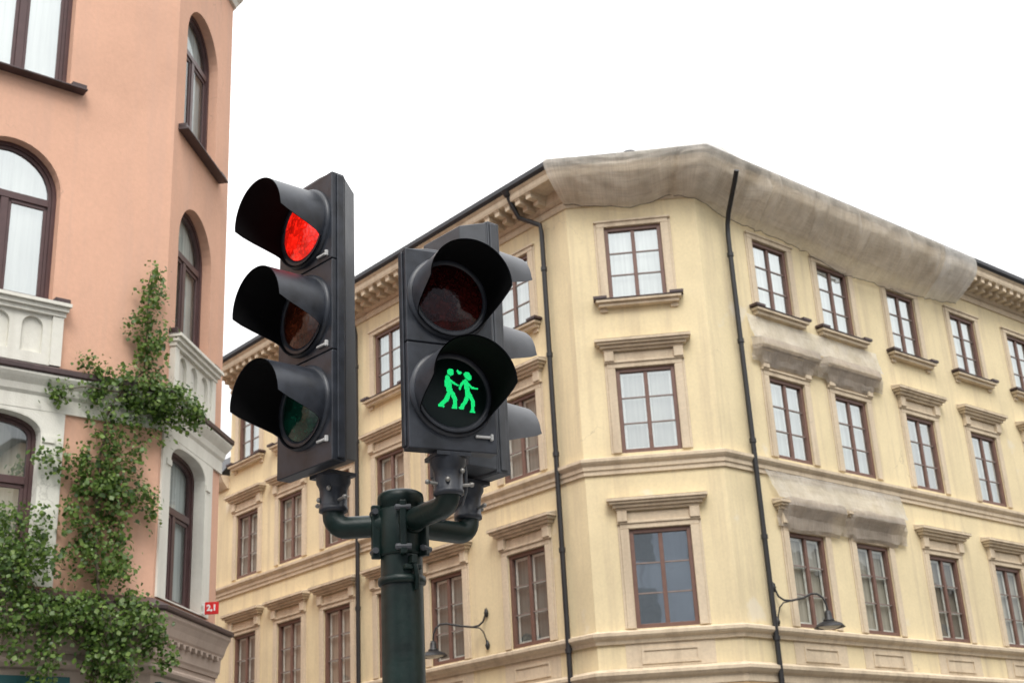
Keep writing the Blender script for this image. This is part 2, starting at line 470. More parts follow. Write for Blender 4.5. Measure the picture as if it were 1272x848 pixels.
# returns and back so the block is closed
iR, iL, iW = FR.p(RX, 0, -9), FL.p(LW, 0, -9), FL.p(LX, 0, -9)
def vwall(a, b, z0, z1): w.quad(Vector((a.x,a.y,z0)), Vector((b.x,b.y,z0)), Vector((b.x,b.y,z1)), Vector((a.x,a.y,z1)))
vwall(FR.p(RX,0), iR, 0, 15.2); vwall(FL.p(LW,0), iL, 11.9, 15.2); vwall(FL.p(LX,0), iW, 0, 12.0)
w.build('wall', M['ywall'], yb)

def moulding(name, prof, path, mat=M['ytrim'], bevel=0):
    return sweep(MB(), path, prof).build(name, mat, yb)
def v2(p): return (p.x, p.y)
full = [v2(FL.p(LX,0)), v2(FL.p(0,0)), v2(FR.p(0,0)), v2(FR.p(RX,0))]
tall = [v2(FL.p(LW,0)), v2(FL.p(0,0)), v2(FR.p(0,0)), v2(FR.p(RX,0))]
moulding('string_course', [(-.02,8.42),(.045,8.42),(.045,8.50),(.075,8.52),(.075,8.60),(.12,8.64),(.15,8.68),(.15,8.74),(-.02,8.80)], full)
moulding('sill_course', [(-.02,5.05),(.05,5.05),(.07,5.12),(.13,5.16),(.16,5.20),(.16,5.26),(-.02,5.32)], full)
moulding('base_course', [(-.02,4.22),(.05,4.22),(.05,4.36),(.12,4.40),(.17,4.46),(.17,4.52),(-.02,4.60)], full)
sweep(MB(), full, [(-.02,0),(.035,0),(.035,4.218),(-.02,4.218)]).build('base_render', M['ybase'], yb)
moulding('frieze_moulding', [(-.02,14.46),(.04,14.46),(.07,14.54),(.04,14.62),(-.02,14.62)], tall)
cor = moulding('cornice', [(-.02,14.62),(.05,14.64),(.12,14.70),(.12,14.93),(.62,14.93),(.64,14.99),(.64,15.08),(.70,15.14),(-.02,15.16)], tall)
gut = sweep(MB(), tall, [(.50,15.162),(.70,15.162),(.76,15.21),(.76,15.31),(.72,15.33),(.50,15.33)]).build('gutter', M['roof'], yb)
# modillions under the cornice
br = MB()
br.box(-.075,.075,-.58,-.121,14.79,14.929); br.box(-.075,.075,-.36,-.121,14.69,14.789); br.box(-.09,.09,-.60,-.121,14.90,14.932)
b0 = br.build('cornice_bracket', M['ytrim'], cor, local=True)
first = True
for F, a, b in ((FL, -14.6, -.55), (FR, 8.9, 15.2)):
    s = a
    while s < b:
        o = b0 if first else b0.copy()
        if not first: col.objects.link(o); o.parent = cor
        first = False
        o.matrix_local = F.at(s, 0, yb); s += .36
# roof
rf = MB()
def rp(F, s, off, z): return F.p(s, z, off)
e = [rp(FL,LW,.5,15.30), FL.p(0,15.30,.5), FC.p(0,15.30,.5), FC.p(2.8,15.30,.5), FR.p(0,15.30,.5), FR.p(RX,15.30,.5)]
ridge = [FL.p(LW,17.6,-4.5), FL.p(-2.2,17.6,-4.5), FC.p(.9,17.6,-5), FC.p(1.9,17.6,-5), FR.p(2.2,17.6,-4.5), FR.p(RX,17.6,-4.5)]
for i in range(5): rf.quad(e[i], e[i+1], ridge[i+1], ridge[i])
back = [FL.p(LW,15.3,-9), FL.p(-4.5,15.3,-9), FC.p(1.2,15.3,-9.5), FC.p(1.6,15.3,-9.5), FR.p(4.5,15.3,-9), FR.p(RX,15.3,-9)]
for i in range(5): rf.quad(ridge[i], ridge[i+1], back[i+1], back[i])
rf.add([e[0], ridge[0], back[0]], [(0,1,2)]); rf.add([e[5], ridge[5], back[5]], [(0,1,2)])
rf.quad(FL.p(LW-.03,12.0,.30), FL.p(LX,12.0,.30), FL.p(LX,12.75,-.3), FL.p(LW-.03,12.75,-.3)); rf.quad(FL.p(LW-.03,12.75,-.3), FL.p(LX,12.75,-.3), FL.p(LX,12.9,-4.5), FL.p(LW-.03,12.9,-4.5))
rf.build('roof', M['roof'], yb)
vt = MB(); vt.lathe([(.12,0),(.12,.27),(.2,.28),(.16,.40),(0,.45)], 14, Matrix.Translation(FC.p(1.5,15.45,-.3)))
vt.build('roof_vent', M['roof'], yb)
# lower wing eave
sweep(MB(), [v2(FL.p(LX,0)), v2(FL.p(LW-.03,0))], [(-.02,11.62),(.06,11.62),(.2,11.80),(.27,11.96),(.27,11.99),(-.02,11.995)]).build('wing_eave', M['ytrim'], yb)

def win_parts(h, room, root, tall_room=.5, gl='glass'):
    f = MB(); hw = HW
    t = .085
    for (a, b, c, d) in ((-hw,-hw+t,0,h), (hw-t,hw,0,h), (-hw+t,hw-t,0,t), (-hw+t,hw-t,h-t,h)): f.box(a,b,.022,.12,c,d)
    f.box(-.042,.042,.045,.112,t,h-t)
    o = f.build('window', M['yframe'], root, local=True, bevel=.006, segs=1)
    ph = (h-2*t)/3
    for sx in (-1, 1):
        for k in (1, 2):
            x0, x1 = sorted((sx*.043, sx*(hw-t)))
            g = MB(); g.box(x0, x1, .062, .092, t+k*ph-.014, t+k*ph+.014)
            g.build('glazing_bar', M['ybar'], o, local=True)
    p = MB(); p.quad((-hw+t,.084,t),(hw-t,.084,t),(hw-t,.084,h-t),(-hw+t,.084,h-t)); p.build('pane', M[gl], o, local=True, recalc=False)
    if room not in ('room_t', 'room_d'):
        for sx in (-1, 1):
            s_ = MB(); x0, x1 = sorted((sx*.03, sx*(hw-.09)))
            for (a,b,c,d) in ((x0,x0+.045,t,h-t),(x1-.045,x1,t,h-t),(x0+.045,x1-.045,t,t+.05),(x0+.045,x1-.045,h-t-.05,h-t)): s_.box(a,b,.126,.146,c,d)
            for k in (1, 2): s_.box(x0+.045, x1-.045, .13, .142, t+k*ph-.015, t+k*ph+.015)
            s_.build('inner_sash', M['white_sash'], o, local=True)
    interior_box(hw-.01, h, .125, tall_room).build('interior', M[room], o, local=True)
    return o
def surround(h, root, top=.15, ear=.0):
    s_ = MB(); hw = HW; b = .17
    s_.box(-hw-b,-hw-.002,-.045,.0,0,h+.002); s_.box(hw+.002,hw+b,-.045,0,0,h+.002); s_.box(-hw-b,hw+b,-.045,0,h+.003,h+top)
    s_.box(-hw-b-.05,-hw-b+.0,-.022,0,0,h+top-.05); s_.box(hw+b,hw+b+.05,-.022,0,0,h+top-.05)
    s_.box(-hw-b-.05,hw+b+.05,-.075,-.002,h+top-.045,h+top+.0)
    return s_.build('window_surround', M['ytrim'], root, local=True, bevel=.008, segs=1)
def hood(root):
    s_ = MB()
    s_.box(-.78,.78,-.03,0,-.28,-.02)
    for sx in (-1, 1): s_.box(sx*.72-.1, sx*.72+.1, -.11, 0, -.22, 0)
    s_.box(-.84,.84,-.10,0,0,.055); s_.box(-.90,.90,-.16,0,.056,.12); s_.box(-.96,.96,-.22,0,.121,.17); s_.box(-1.0,1.0,-.26,0,.171,.235)
    s_.add([(-1.0,-.26,.236),(1.0,-.26,.236),(1.0,0,.30),(-1.0,0,.30),(-1.0,0,.236),(1.0,0,.236)], [(0,1,2,3),(0,3,4),(1,5,2)])
    return s_.build('window_hood', M['ytrim'], root, local=True, bevel=.01, segs=1)
def sill(root):
    s_ = MB()
    s_.box(-.90,.90,-.20,0,-.10,-.035); s_.box(-.85,.85,-.14,0,-.18,-.101); s_.box(-.82,-.66,-.05,0,-.27,-.181); s_.box(.66,.82,-.05,0,-.27,-.181)
    o = s_.build('window_sill', M['ytrim'], root, local=True, bevel=.008, segs=1)
    c = MB(); c.add([(-.94,-.22,-.034),(.94,-.22,-.034),(.94,.0,.01),(-.94,.0,.01),(-.94,-.22,-.02),(.94,-.22,-.02)], [(0,1,5,4),(4,5,2,3),(0,4,3),(1,2,5),(0,3,2,1)])
    c.box(-.95,-.66,-.23,-.01,-.018,.035); c.box(.66,.95,-.23,-.01,-.018,.035)
    c.build('sill_cap', M['metal'], o, local=True)
    return o
def wpanel(root):
    s_ = MB()
    s_.box(-.86,.86,-.012,0,-.005,.47)
    for (a,b,c,d) in ((-.56,.56,.30,.35),(-.56,.56,.05,.10),(-.56,-.51,.10,.30),(.51,.56,.10,.30)): s_.box(a,b,-.035,-.013,c,d)
    return s_.build('wall_panel', M['ytrim'], root, local=True)
protos = {}
def put(key, maker, F, s, z):
    if key not in protos: o = protos[key] = maker()
    else: o = copy_tree(protos[key])
    o.matrix_local = F.at(s, z, yb); return o
for F, cols in ((FC, [1.40]), (FR, colsR), (FL, colsL)):
    for c in cols:
        for rk, (z, h) in rowsW.items():
            lr = (F is FL and rk != 'T') or (F is FR and rk == 'B')
            dk = F is FC and rk == 'B'
            if dk: put('wdark', lambda: win_parts(h, 'room_d', yb, .4), F, c, z)
            else: put('w'+rk+('x' if lr else ''), lambda: win_parts(h, 'room_y' if lr else {'T': 'room_t', 'M': 'room_m', 'B': 'room_y'}[rk], yb, .16 if rk == 'T' else .185, 'glass2' if lr else 'glass'), F, c, z)
            put('s'+rk, lambda: surround(h, yb), F, c, z)
            if rk == 'T': put('sill', lambda: sill(yb), F, c, z)
            else: put('hood', lambda: hood(yb), F, c, z+h+.36)
        put('pan', lambda: wpanel(yb), F, c, 4.60)
# downpipes
def downpipe(F, s0, s1, off=.13, out=False):
    t = MB()
    pts = [F.p(s0,15.15,.66), F.p(s0,15.0,.62), F.p(s0,14.62,.36), F.p(s1,14.30,.16), F.p(s1,14.1,off), F.p(s1,.3,off)]
    if out: pts = [F.p(s0,14.80,.95), F.p(.47,14.60,.76), F.p(.62,14.40,.52), F.p(.78,14.17,.26), F.p(s1,13.95,.15), F.p(s1,13.7,off), F.p(s1,.3,off)]
    t.tube(pts, .055, 10)
    for z in (13.2, 11.2, 9.0, 7.0, 5.0, 3.0): t.tube([F.p(s1,z,off), F.p(s1,z+.09,off)], .072, 10)
    if not out: t.tube([F.p(s0,15.06,.66), F.p(s0,15.2,.68)], [.07,.13], 10)
    return t.build('downpipe', M['pipe'], yb)
downpipe(FL, -1.15, -.68); downpipe(FL, -8.05, -8.05); downpipe(FR, .36, .84, out=True)

# ------------------------------------------------------------------ debris netting on the yellow building
def smooth_path():
    """plan samples along left corner > chamfer > right facade with averaged normals"""
    out = []
    for k in range(56): out.append((FC.p(2.8*k/56,0), FC.n, 'C', 2.8*k/56))
    for k in range(201): out.append((FR.p(9.95*k/200,0), FR.n, 'R', 9.95*k/200))
    ns = [o[1] for o in out]; res = []
    for i, o in enumerate(out):
        a = Vector((0,0,0))
        for j in range(max(0,i-3), min(len(out), i+4)): a += ns[j]
        m_ = a/(7 if 3 <= i < len(out)-3 else len(range(max(0,i-3), min(len(out), i+4))))
        m_ = m_/max(m_.length_squared, .3)
        if i < 5:
            mi = (FL.n+FC.n)/(1+FL.n.dot(FC.n)); m_ = mi.lerp(FC.n, i/5)
        res.append((o[0], m_, o[2], o[3]))
    return res
def lerp_tab(t, x):
    for (a, b), (c, d) in zip(t, t[1:]):
        if x <= c: return b + (d-b)*(max(0, min(1, (x-a)/(c-a))))
    return t[-1][1]
botC = [(0,14.52),(.7,14.38),(1.4,14.28),(1.9,14.36),(2.3,14.52),(2.8,14.32)]
botR = [(0,14.32),(.8,14.15),(2,14.10),(3.5,14.05),(4.9,13.78),(6.0,13.86),(7.2,13.86),(8.6,14.0),(9.95,14.18)]
topC = [(0,15.27),(1.4,15.29),(2.8,15.29)]
topR = [(0,15.29),(.6,15.28),(1.5,15.27),(9.95,15.27)]
grid = []; uvg = []
for i, (p, n, k, s) in enumerate(smooth_path()):
    if k == 'L': zb, zt = 14.50, 15.36
    elif k == 'C': zb, zt = lerp_tab(botC, s), lerp_tab(topC, s)
    else: zb, zt = lerp_tab(botR, s), lerp_tab(topR, s)
    loose = min(1, i/8)*(1 if k != 'R' or s < 8.3 else max(.5, 1-(s-8.3)/3))
    pinch = 1 - (.24*math.exp(-((s-1.0)/.35)**2) if k == 'R' else 0) - (.16*math.exp(-((s-8.45)/.22)**2) if k == 'R' else 0)
    H = zt-zb
    prof = [(.772,1.01),(.80,1.0),(.86,.95),(.875,.88),(.865,.78),(.84,.67),(.79,.55),(.69,.43),(.55,.31),(.39,.19),(.23,.08),(.09,0.0)]
    def at_t(u):                                       # smooth profile sampled at 30 rows
        x = u*(len(prof)-1); i0 = min(int(x), len(prof)-2); f_ = x-i0
        P0, P1, P2, P3 = (prof[max(i0-1, 0)], prof[i0], prof[i0+1], prof[min(i0+2, len(prof)-1)])
        return tuple(.5*(2*P1[c]+(P2[c]-P0[c])*f_+(2*P0[c]-5*P1[c]+4*P2[c]-P3[c])*f_*f_+(3*P1[c]-P0[c]-3*P2[c]+P3[c])*f_**3) for c in (0, 1))
    def rid(x, y, z): return 1-2.2*abs(noise.noise(Vector((x, y, z))))
    rowp = []; NR = 30
    for j in range(NR+1):
        u = j/NR; o, t = at_t(u); lo_ = max(0, min(1, (u-.16)/.3))
        if k == 'C':                                   # slack cloth: folds hang in arcs between the two corners
            q_ = (1-t) + .42*((s-1.35)/1.4)**2
            wv = .050*rid(q_*4.2, s*.35, 3.1) + .022*rid(q_*9, s*.7, 8.3)
            wv += -.11*math.exp(-((s-2.45-.22*(.5-u))/.07)**2) - .08*math.exp(-((s-.22+.25*(.5-u))/.07)**2)
        else:                                          # gathers running down and along from the ties
            q_ = s*1.5 + 1.5*u
            wv = .050*rid(q_, u*1.3, 5.7) + .024*rid(s*4.6-1.1*u, u*1.2, 1.9) + .012*rid(s*11, u*2.5, 4.4)
            for tp_ in (1.75, 3.35, 5.0, 6.7, 8.45):
                g_ = s - tp_ - .28*(u-.5)
                wv += -.10*math.exp(-(g_/.06)**2) + .05*math.exp(-((g_-.13)/.07)**2)
        wv = 1.9*wv*lo_*min(1, .35+.65*(1-u)*2.2) - .01
        oo = o*(1-(1-pinch)*lo_)
        if u < .45: cd_ = min(abs(s-2.8), abs(s)) if k == 'C' else s; oo += .06*math.exp(-(cd_/.45)**2)
        hem = .035*rid(s*2.1, 2.2, 9.1)*(u**3)
        rowp.append(p + n*(oo + wv*loose) + Vector((0,0,zb + H*t + hem)))
    grid.append(rowp); uvg.append([(s + {'L': 0, 'C': 4, 'R': 9}[k], 1-j_/NR) for j_ in range(NR+1)])
cn = thing('cornice_net', FC.p(1.4, 14.4, .1), 'long grey brown debris net sagging around the roof cornice of the yellow building', 'net')
flap = [i for i, o in enumerate(smooth_path()) if o[2] == 'R' and o[3] > 8.55][0]
for nm, rows_, uv_, mt in (('net_sheet', grid[:flap+1], uvg[:flap+1], 'net'), ('net_flap', grid[flap:], uvg[flap:], 'net2')):
    nb = MB(); nb.grid(rows_, uv=uv_)
    no = nb.build(nm, M[mt], cn)
    sub = no.modifiers.new('sub', 'SUBSURF'); sub.levels = 1; sub.render_levels = 1
rope = MB(); rope.tube([r_[-1]-Vector((0,0,.005)) for r_ in grid], .007, 6)
rope.build('hem_rope', M['lamp_black'], cn)

def wall_net(name, label, s0, s1, ztop, zhood, zbot, slant):
    t = thing(name, FR.p((s0+s1)/2, zbot, .1), label, 'net', 'nets hung over window hoods on the right facade')
    g1, g2 = [], []
    n_ = 64
    for i in range(n_+1):
        u = i/n_; s = s0+(s1-s0)*u
        def W(j, a=.03): return a*(.7-2.0*abs(noise.noise(Vector((s*2.6+j*.5, j*.5, ztop)))))*1.3
        g1.append([FR.p(s+slant*(1-u)*(k/6), ztop+(zhood-ztop)*k/6, .05+.13*(k/6)**1.6+W(k,.03)*(k/6)) for k in range(7)])
        c = [2.38, 4.68]; bay = min(abs(s-x) for x in c)
        over = 1 if bay < 1.0 else max(0, 1-(bay-1.0)/.12)
        o1 = .10+.18*over
        zb = zbot + .06*noise.noise(Vector((s*1.3, 4, ztop))) + (.02 if bay < .9 else .10)
        ss = s + slant*(1-u)
        g2.append([FR.p(ss, zhood-.002, .03+o1*.5), FR.p(ss, zhood+.0+W(1,.02), o1), FR.p(ss, zhood-.16, o1+.015+W(2,.02)), FR.p(ss, zhood-.25+W(3,.02), o1*.62+.05+W(3,.02)), FR.p(ss, zhood-.38+W(4,.02), .06+.09*over+W(4,.02)), FR.p(ss, zb+.06, .06+.05*over+W(5,.02)), FR.p(ss, zb, .07)])
    su = [[(u_/n_*(s1-s0), k_/6) for k_ in range(7)] for u_ in range(n_+1)]
    MB().grid(g1, uv=su).build('hanging_sheet', M['net2'], t)
    MB().grid(g2, uv=su, smooth=False).build('hood_wrap', M['net3'], t)
    return t
wall_net('wall_net', 'pale net over two hoods of the middle window row, beside the downpipe', 1.25, 5.95, 12.0, 11.42, 10.84, .0)
wall_net('wall_net', 'pale net over two hoods of the lowest window row, above the wall lamp', 1.12, 5.98, 8.70, 7.93, 7.27, .30)

# ------------------------------------------------------------------ wall lamps
def wall_lamp(F, s, z, L, sgn, label):
    """wrought iron swan neck bracket with a dish shade"""
    t = thing('wall_lamp', F.p(s, z, .0), label, 'lamp', 'swan neck lamps on the yellow building')
    a = MB()
    d = Vector((F.d*sgn*.72 + F.n*.70)).normalized()       # the arm leaves the wall obliquely
    o = F.p(s, z, .05)
    def P(u, h): return o + d*u + Vector((0,0,h))
    a.tube([P(0,.42), P(.01,.30), P(.06,.16), P(.16,.08), P(.30,.06), P(.55,.10), P(L-.28,.17), P(L-.16,.16), P(L-.06,.08), P(L-.01,-.05), P(L,-.20)], .022, 8)
    a.tube([P(0,-.38), P(.01,-.22), P(.06,-.06), P(.14,.03), P(.30,.055)], .014, 8)
    a.build('bracket', M['lamp_black'], t)
    for h in (.34, -.34):
        pl = MB(); pl.lathe([(0,-.10),(.03,-.08),(.055,0),(.03,.07),(0,.12)], 10, Matrix.Translation(o+Vector((0,0,h))-F.n*.02))
        pl.build('wall_rose', M['lamp_black'], t)
    c = P(L,-.20)
    ca = MB(); ca.lathe([(0,.02),(.05,.02),(.07,-.03),(.075,-.13),(.11,-.16),(.11,-.19),(0,-.19)], 20, Matrix.Translation(c)); ca.build('lamp_cap', M['lamp_black'], t)
    sh = MB(); sh.lathe([(.09,-.185),(.16,-.20),(.25,-.245),(.30,-.30),(.305,-.31),(.29,-.305),(.24,-.26),(.15,-.225),(.06,-.215)], 28, Matrix.Translation(c)); sh.build('lamp_shade', M['lamp_black'], t)
    bu = MB(); bu.lathe([(.0,-.34),(.10,-.335),(.20,-.30),(.23,-.27),(.14,-.232),(.0,-.22)], 24, Matrix.Translation(c)); bu.build('lamp_glass', M['lamp_white'], t)
    return t
wall_lamp(FR, 1.06, 5.72, .98, 1, 'black swan neck wall lamp beside the right downpipe, under the lower net')
wall_lamp(FL, -3.30, 5.86, 1.15, -1, 'black swan neck wall lamp to the right of the green pole, on the shaded facade')

# ================================================================== SALMON CORNER BUILDING
P5 = Vector((-4.6654, 16.3473)); pm_a, pc_a, ps_a = .71, R(83.5), R(131)
PW = 2.28
P6 = P5 + Vector((math.cos(pc_a), math.sin(pc_a)))*PW
PM, PC, PS = Face(P5, pm_a), Face(P5, pc_a), Face(P6, ps_a)
pb = thing('apartment_building', (P5.x, P5.y, 0), 'salmon pink corner building with arched windows and white bands', 'building')
SM, SC = -2.21, 1.0
PHW = .66
ph = {3: (11.50, 1.74, .66, 2), 2: (8.32, 1.52, .66, 2), 1: (4.72, 1.80, .30, 2.6)}
def ph_holes(c): return [(c, z, PHW, hs, r_, pw) for (z, hs, r_, pw) in ph.values()]
w = MB()
wall(w, PM, -26, 0, 0, 15.2, ph_holes(SM)+ph_holes(SM-3.9), depth=.22)
wall(w, PC, 0, PW, 0, 15.2, ph_holes(SC), depth=.22)
wall(w, PS, 0, 48, 0, 15.2, [])
def vw(a, b): w.quad(Vector((a.x,a.y,0)), Vector((b.x,b.y,0)), Vector((b.x,b.y,15.2)), Vector((a.x,a.y,15.2)))
vw(PM.p(-26,0), PM.p(-26,0,-10)); vw(PS.p(48,0), PS.p(48,0,-10))
w.build('wall', M['pinkwall'], pb)
ppath = [v2(PM.p(-26,0)), v2(PM.p(0,0)), v2(PC.p(PW,0)), v2(PS.p(48,0))]
def pmould(name, prof, mat, path=ppath): return sweep(MB(), path, prof).build(name, mat, pb)
pmould('roof_eave', [(-.02,15.0),(.05,15.0),(.08,15.1),(.15,15.16),(.17,15.24),(.16,15.32),(-.02,15.33)], M['white'])
rf = MB()
tp = [PM.p(-26,15.33,.2), PM.p(0,15.33,.2), PC.p(PW,15.33,.2), PS.p(48,15.33,.2)]
rt = [PM.p(-26,18.5,-5), PM.p(-2.5,18.5,-5), PC.p(PW/2,18.5,-5.6), PS.p(48,18.5,-5)]
for i in range(3): rf.quad(tp[i], tp[i+1], rt[i+1], rt[i])
bk = [PM.p(-26,15.3,-10), PM.p(-6,15.3,-10), PS.p(6,15.3,-10), PS.p(48,15.3,-10)]
for i in range(3): rf.quad(rt[i], rt[i+1], bk[i+1], bk[i])
rf.build('roof', M['roof'], pb)
# white band and metal ledge over the first floor
wl = pmould('white_band', [(-.02,6.86),(.035,6.86),(.035,7.04),(.065,7.08),(.085,7.16),(.14,7.23),(.165,7.27),(.165,7.30),(-.02,7.31)], M['white'])
pmould('ledge_cap', [(-.02,7.312),(.18,7.305),(.192,7.32),(.192,7.375),(.16,7.40),(-.02,7.47)], M['metal'])
# cornice over the shops
pmould('shop_cornice', [(-.02,3.93),(.05,3.93),(.06,3.97),(.08,4.0),(.09,4.17),(.13,4.24),(.155,4.33),(.19,4.41),(.21,4.44),(.21,4.49),(-.02,4.50)], M['pbase'])
pmould('cornice_cap', [(-.02,4.502),(.235,4.495),(.25,4.51),(.25,4.55),(.22,4.57),(-.02,4.69)], M['metal'])
for F, a, b in ((PM, -9, -.1), (PC, .15, PW-.05)):
    s = a; dn = MB(); dn.box(a-.05, b, -.14, -.08, 4.185, 4.20, F.m)
    while s < b:
        m_ = F.m @ Matrix.Translation((s, .02, 4.09)) @ Matrix.Diagonal((.75, .75, .55, 1))
        dn.add([(-.07,-.225,.19),(.07,-.225,.19),(.07,-.145,.19),(-.07,-.145,.19),(-.045,-.225,.10),(.045,-.225,.10),(.045,-.145,.10),(-.045,-.145,.10),(0,-.225,.06),(0,-.145,.06)],
               [(0,1,5,4),(4,5,8),(1,2,6,5),(3,0,4,7),(5,6,9,8),(7,4,8,9),(2,3,7,6),(6,7,9),(0,3,2,1)], m_)
        s += .21
    dn.build('dentil_row', M['pbase'], pb)
sweep(MB(), ppath, [(-.02,0),(.03,0),(.03,3.928),(-.02,3.928)]).build('shop_front', M['pbase'], pb)
pmould('shop_moulding', [(.0305,3.74),(.07,3.76),(.10,3.80),(.10,3.83),(.07,3.86),(.0305,3.87)], M['pbase'])
for (F, a, b) in ((PM, -6.4, -4.1), (PM, -3.4, -1.02), (PC, .12, 1.95)):
    fb = MB(); fb.box(a, b, -.11, -.032, 2.75, 3.66); 
    o = MB(); 
    f2 = MB(); f2.add([Vector(F.m @ v) for v in fb.v], fb.f); f2.build('shop_fascia', M['teal'], pb, bevel=.01)

def arched_window(key, root, gl='glass2'):
    z, hs, r_, pw = ph[key]; hw = PHW
    o_ = arch_outline(hw, hs, r_, power=pw)
    def inset(d):
        return [(-hw+d, 0)] + [(p[0]*(hw-d)/hw, hs+(p[1]-hs)*(r_-d)/r_ if r_ > d else p[1]-d) for p in o_[1:-1]] + [(hw-d, 0)]
    f = MB()
    ring_xz(f, o_, inset(.055), .14, .22); ring_xz(f, inset(.056), inset(.10), .165, .22)
    tz = hs-.08 if r_ > .5 else hs-.52
    f.box(-hw+.10, hw-.10, .15, .215, tz-.05, tz+.05)
    f.box(-.05, .05, .155, .21, .07, tz-.05)
    f.box(-hw+.055, hw-.055, .145, .22, 0, .07)
    for sx in (-1, 1):
        x0, x1 = sorted((sx*.05, sx*(hw-.10)))
        for (a,b,c,d) in ((x0,x0+.045,.07,tz-.05),(x1-.045,x1,.07,tz-.05),(x0,x1,.07,.12),(x0,x1,tz-.10,tz-.05)): f.box(a,b,.172,.205,c,d)
    w_ = f.build('window', M['pframe'], root, local=True, bevel=.005, segs=1)
    i = inset(.07); p = MB(); p.add([(x, .19, zz) for (x, zz) in i], [tuple(range(len(i)-1,-1,-1))]); p.build('pane', M[gl], w_, local=True, recalc=False)
    top = hs+r_
    interior_box(hw+.06, top+.05, .222, .245).build('interior', M['room_p'], w_, local=True)
    return w_
def metal_sill(root, zoff=0, hw=.86, off=.16):
    s_ = MB()
    s_.add([(-hw,-off,-.03),(hw,-off,-.03),(hw,.02,.045),(-hw,.02,.045),(-hw,-off,-.055),(hw,-off,-.055),(hw,.02,-.055),(-hw,.02,-.055)],
           [(0,1,2,3),(4,7,6,5),(0,4,5,1),(1,5,6,2),(0,3,7,4)])
    for sx in (-1, 1):
        x0, x1 = sorted((sx*hw, sx*(PHW+.0)))
        s_.box(x0, x1, -off*.75, -.0, -.02, .050)
    return s_.build('window_sill', M['metal'], root, local=True, bevel=.006, segs=1)
def apron(root):
    """white apron with three blind arches under the second floor sill"""
    s_ = MB(); Fz = Face((0,0), 0)
    hs_ = [(-.42,.14,.135,.34,.135,2), (0,.14,.135,.34,.135,2), (.42,.14,.135,.34,.135,2)]
    wall(s_, Fz, -.80, .80, 0, .80, hs_, off=.05, depth=.045)
    s_.quad((-.80,-.004,0),(.80,-.004,0),(.80,-.004,.80),(-.80,-.004,.80))
    s_.quad((-.80,-.05,0),(-.80,0,0),(-.80,0,.80),(-.80,-.05,.80)); s_.quad((.80,-.05,0),(.80,-.05,.80),(.80,0,.80),(.80,0,0))
    s_.box(-.80,-.66,-.085,-.051,0,.66); s_.box(.66,.80,-.085,-.051,0,.66)
    s_.box(-.82,.82,-.10,0,.66,.72); s_.box(-.84,.84,-.14,0,.721,.78); s_.box(-.86,.86,-.18,0,.781,.825)
    return s_.build('blind_arch_panel', M['white'], root, local=True)
def white_frame(root):
    z, hs, r_, pw = ph[1]
    s_ = MB(); Fz = Face((0,0), 0)
    wall(s_, Fz, -PHW-.27, PHW+.27, -.02, hs+r_+.10, [(0, 0, PHW, hs, r_, pw)], off=.03, depth=.032)
    for sx in (-1, 1):
        x = sx*(PHW+.27); s_.quad((x,-.03,-.02),(x,0,-.02),(x,0,hs+r_+.1),(x,-.03,hs+r_+.1))
    ring_xz(s_, arch_outline(PHW+.001, hs, r_, power=pw), arch_outline(PHW-.012, hs, r_-.012, power=pw), -.028, .135)
    for sx in (-1, 1):
        x0, x1 = sorted((sx*(PHW+.0), sx*(PHW+.16))); s_.box(x0, x1, -.05, -.031, hs-.06, hs+.02)
    return s_.build('window_surround', M['white'], root, local=True)
pp = {}
def pput(key, maker, F, s, z):
    if key not in pp: o = pp[key] = maker()
    else: o = copy_tree(pp[key])
    o.matrix_local = F.at(s, z, pb); return o
for F, c in ((PM, SM), (PC, SC), (PM, SM-3.9)):
    for k in (3, 2, 1): gk = 'glass3' if F is PC else 'glass'; pput('w%d' % k + gk, lambda: arched_window(k, pb, gk), F, c, ph[k][0])
    pput('sill', lambda: metal_sill(pb), F, c, ph[3][0]-.01)
    pput('sill', None, F, c, ph[2][0]-.01)
    pput('apron', lambda: apron(pb), F, c, 7.452)
    pput('wf', lambda: white_frame(pb), F, c, ph[1][0])

# house number plate on a bracket by the far corner
sg = thing('house_number_sign', (-4.31, 18.0, 4.70), 'small red plate with white figures 2,1 at the corner of the salmon building', 'sign')
b = MB(); b.box(-4.405,-4.215,17.992,18.012,4.715,4.885); b.build('plate', M['sign_red'], sg, bevel=.006)
b = MB(); b.box(-4.50,-4.404,17.998,18.010,4.73,4.76); b.box(-4.50,-4.404,17.998,18.010,4.84,4.87); b.box(-4.418,-4.406,17.985,18.02,4.71,4.89); b.build('bracket', M['sign_white'], sg)
cu = bpy.data.curves.new('figures', 'FONT'); cu.body = '2,1'; cu.size = .112; cu.extrude = .003; cu.align_x = 'CENTER'; cu.align_y = 'CENTER'; cu.offset = .004
to = bpy.data.objects.new('figures_tmp', cu); col.objects.link(to)
bpy.context.view_layer.update()
me = bpy.data.meshes.new_from_object(to.evaluated_get(bpy.context.evaluated_depsgraph_get()))
bpy.data.objects.remove(to)
tx = bpy.data.objects.new('figures', me); me.materials.clear(); me.materials.append(M['sign_white']); col.objects.link(tx)
tx.parent = sg; tx.location = (-.0, -.012, .10); tx.rotation_euler = (R(90), 0, 0)

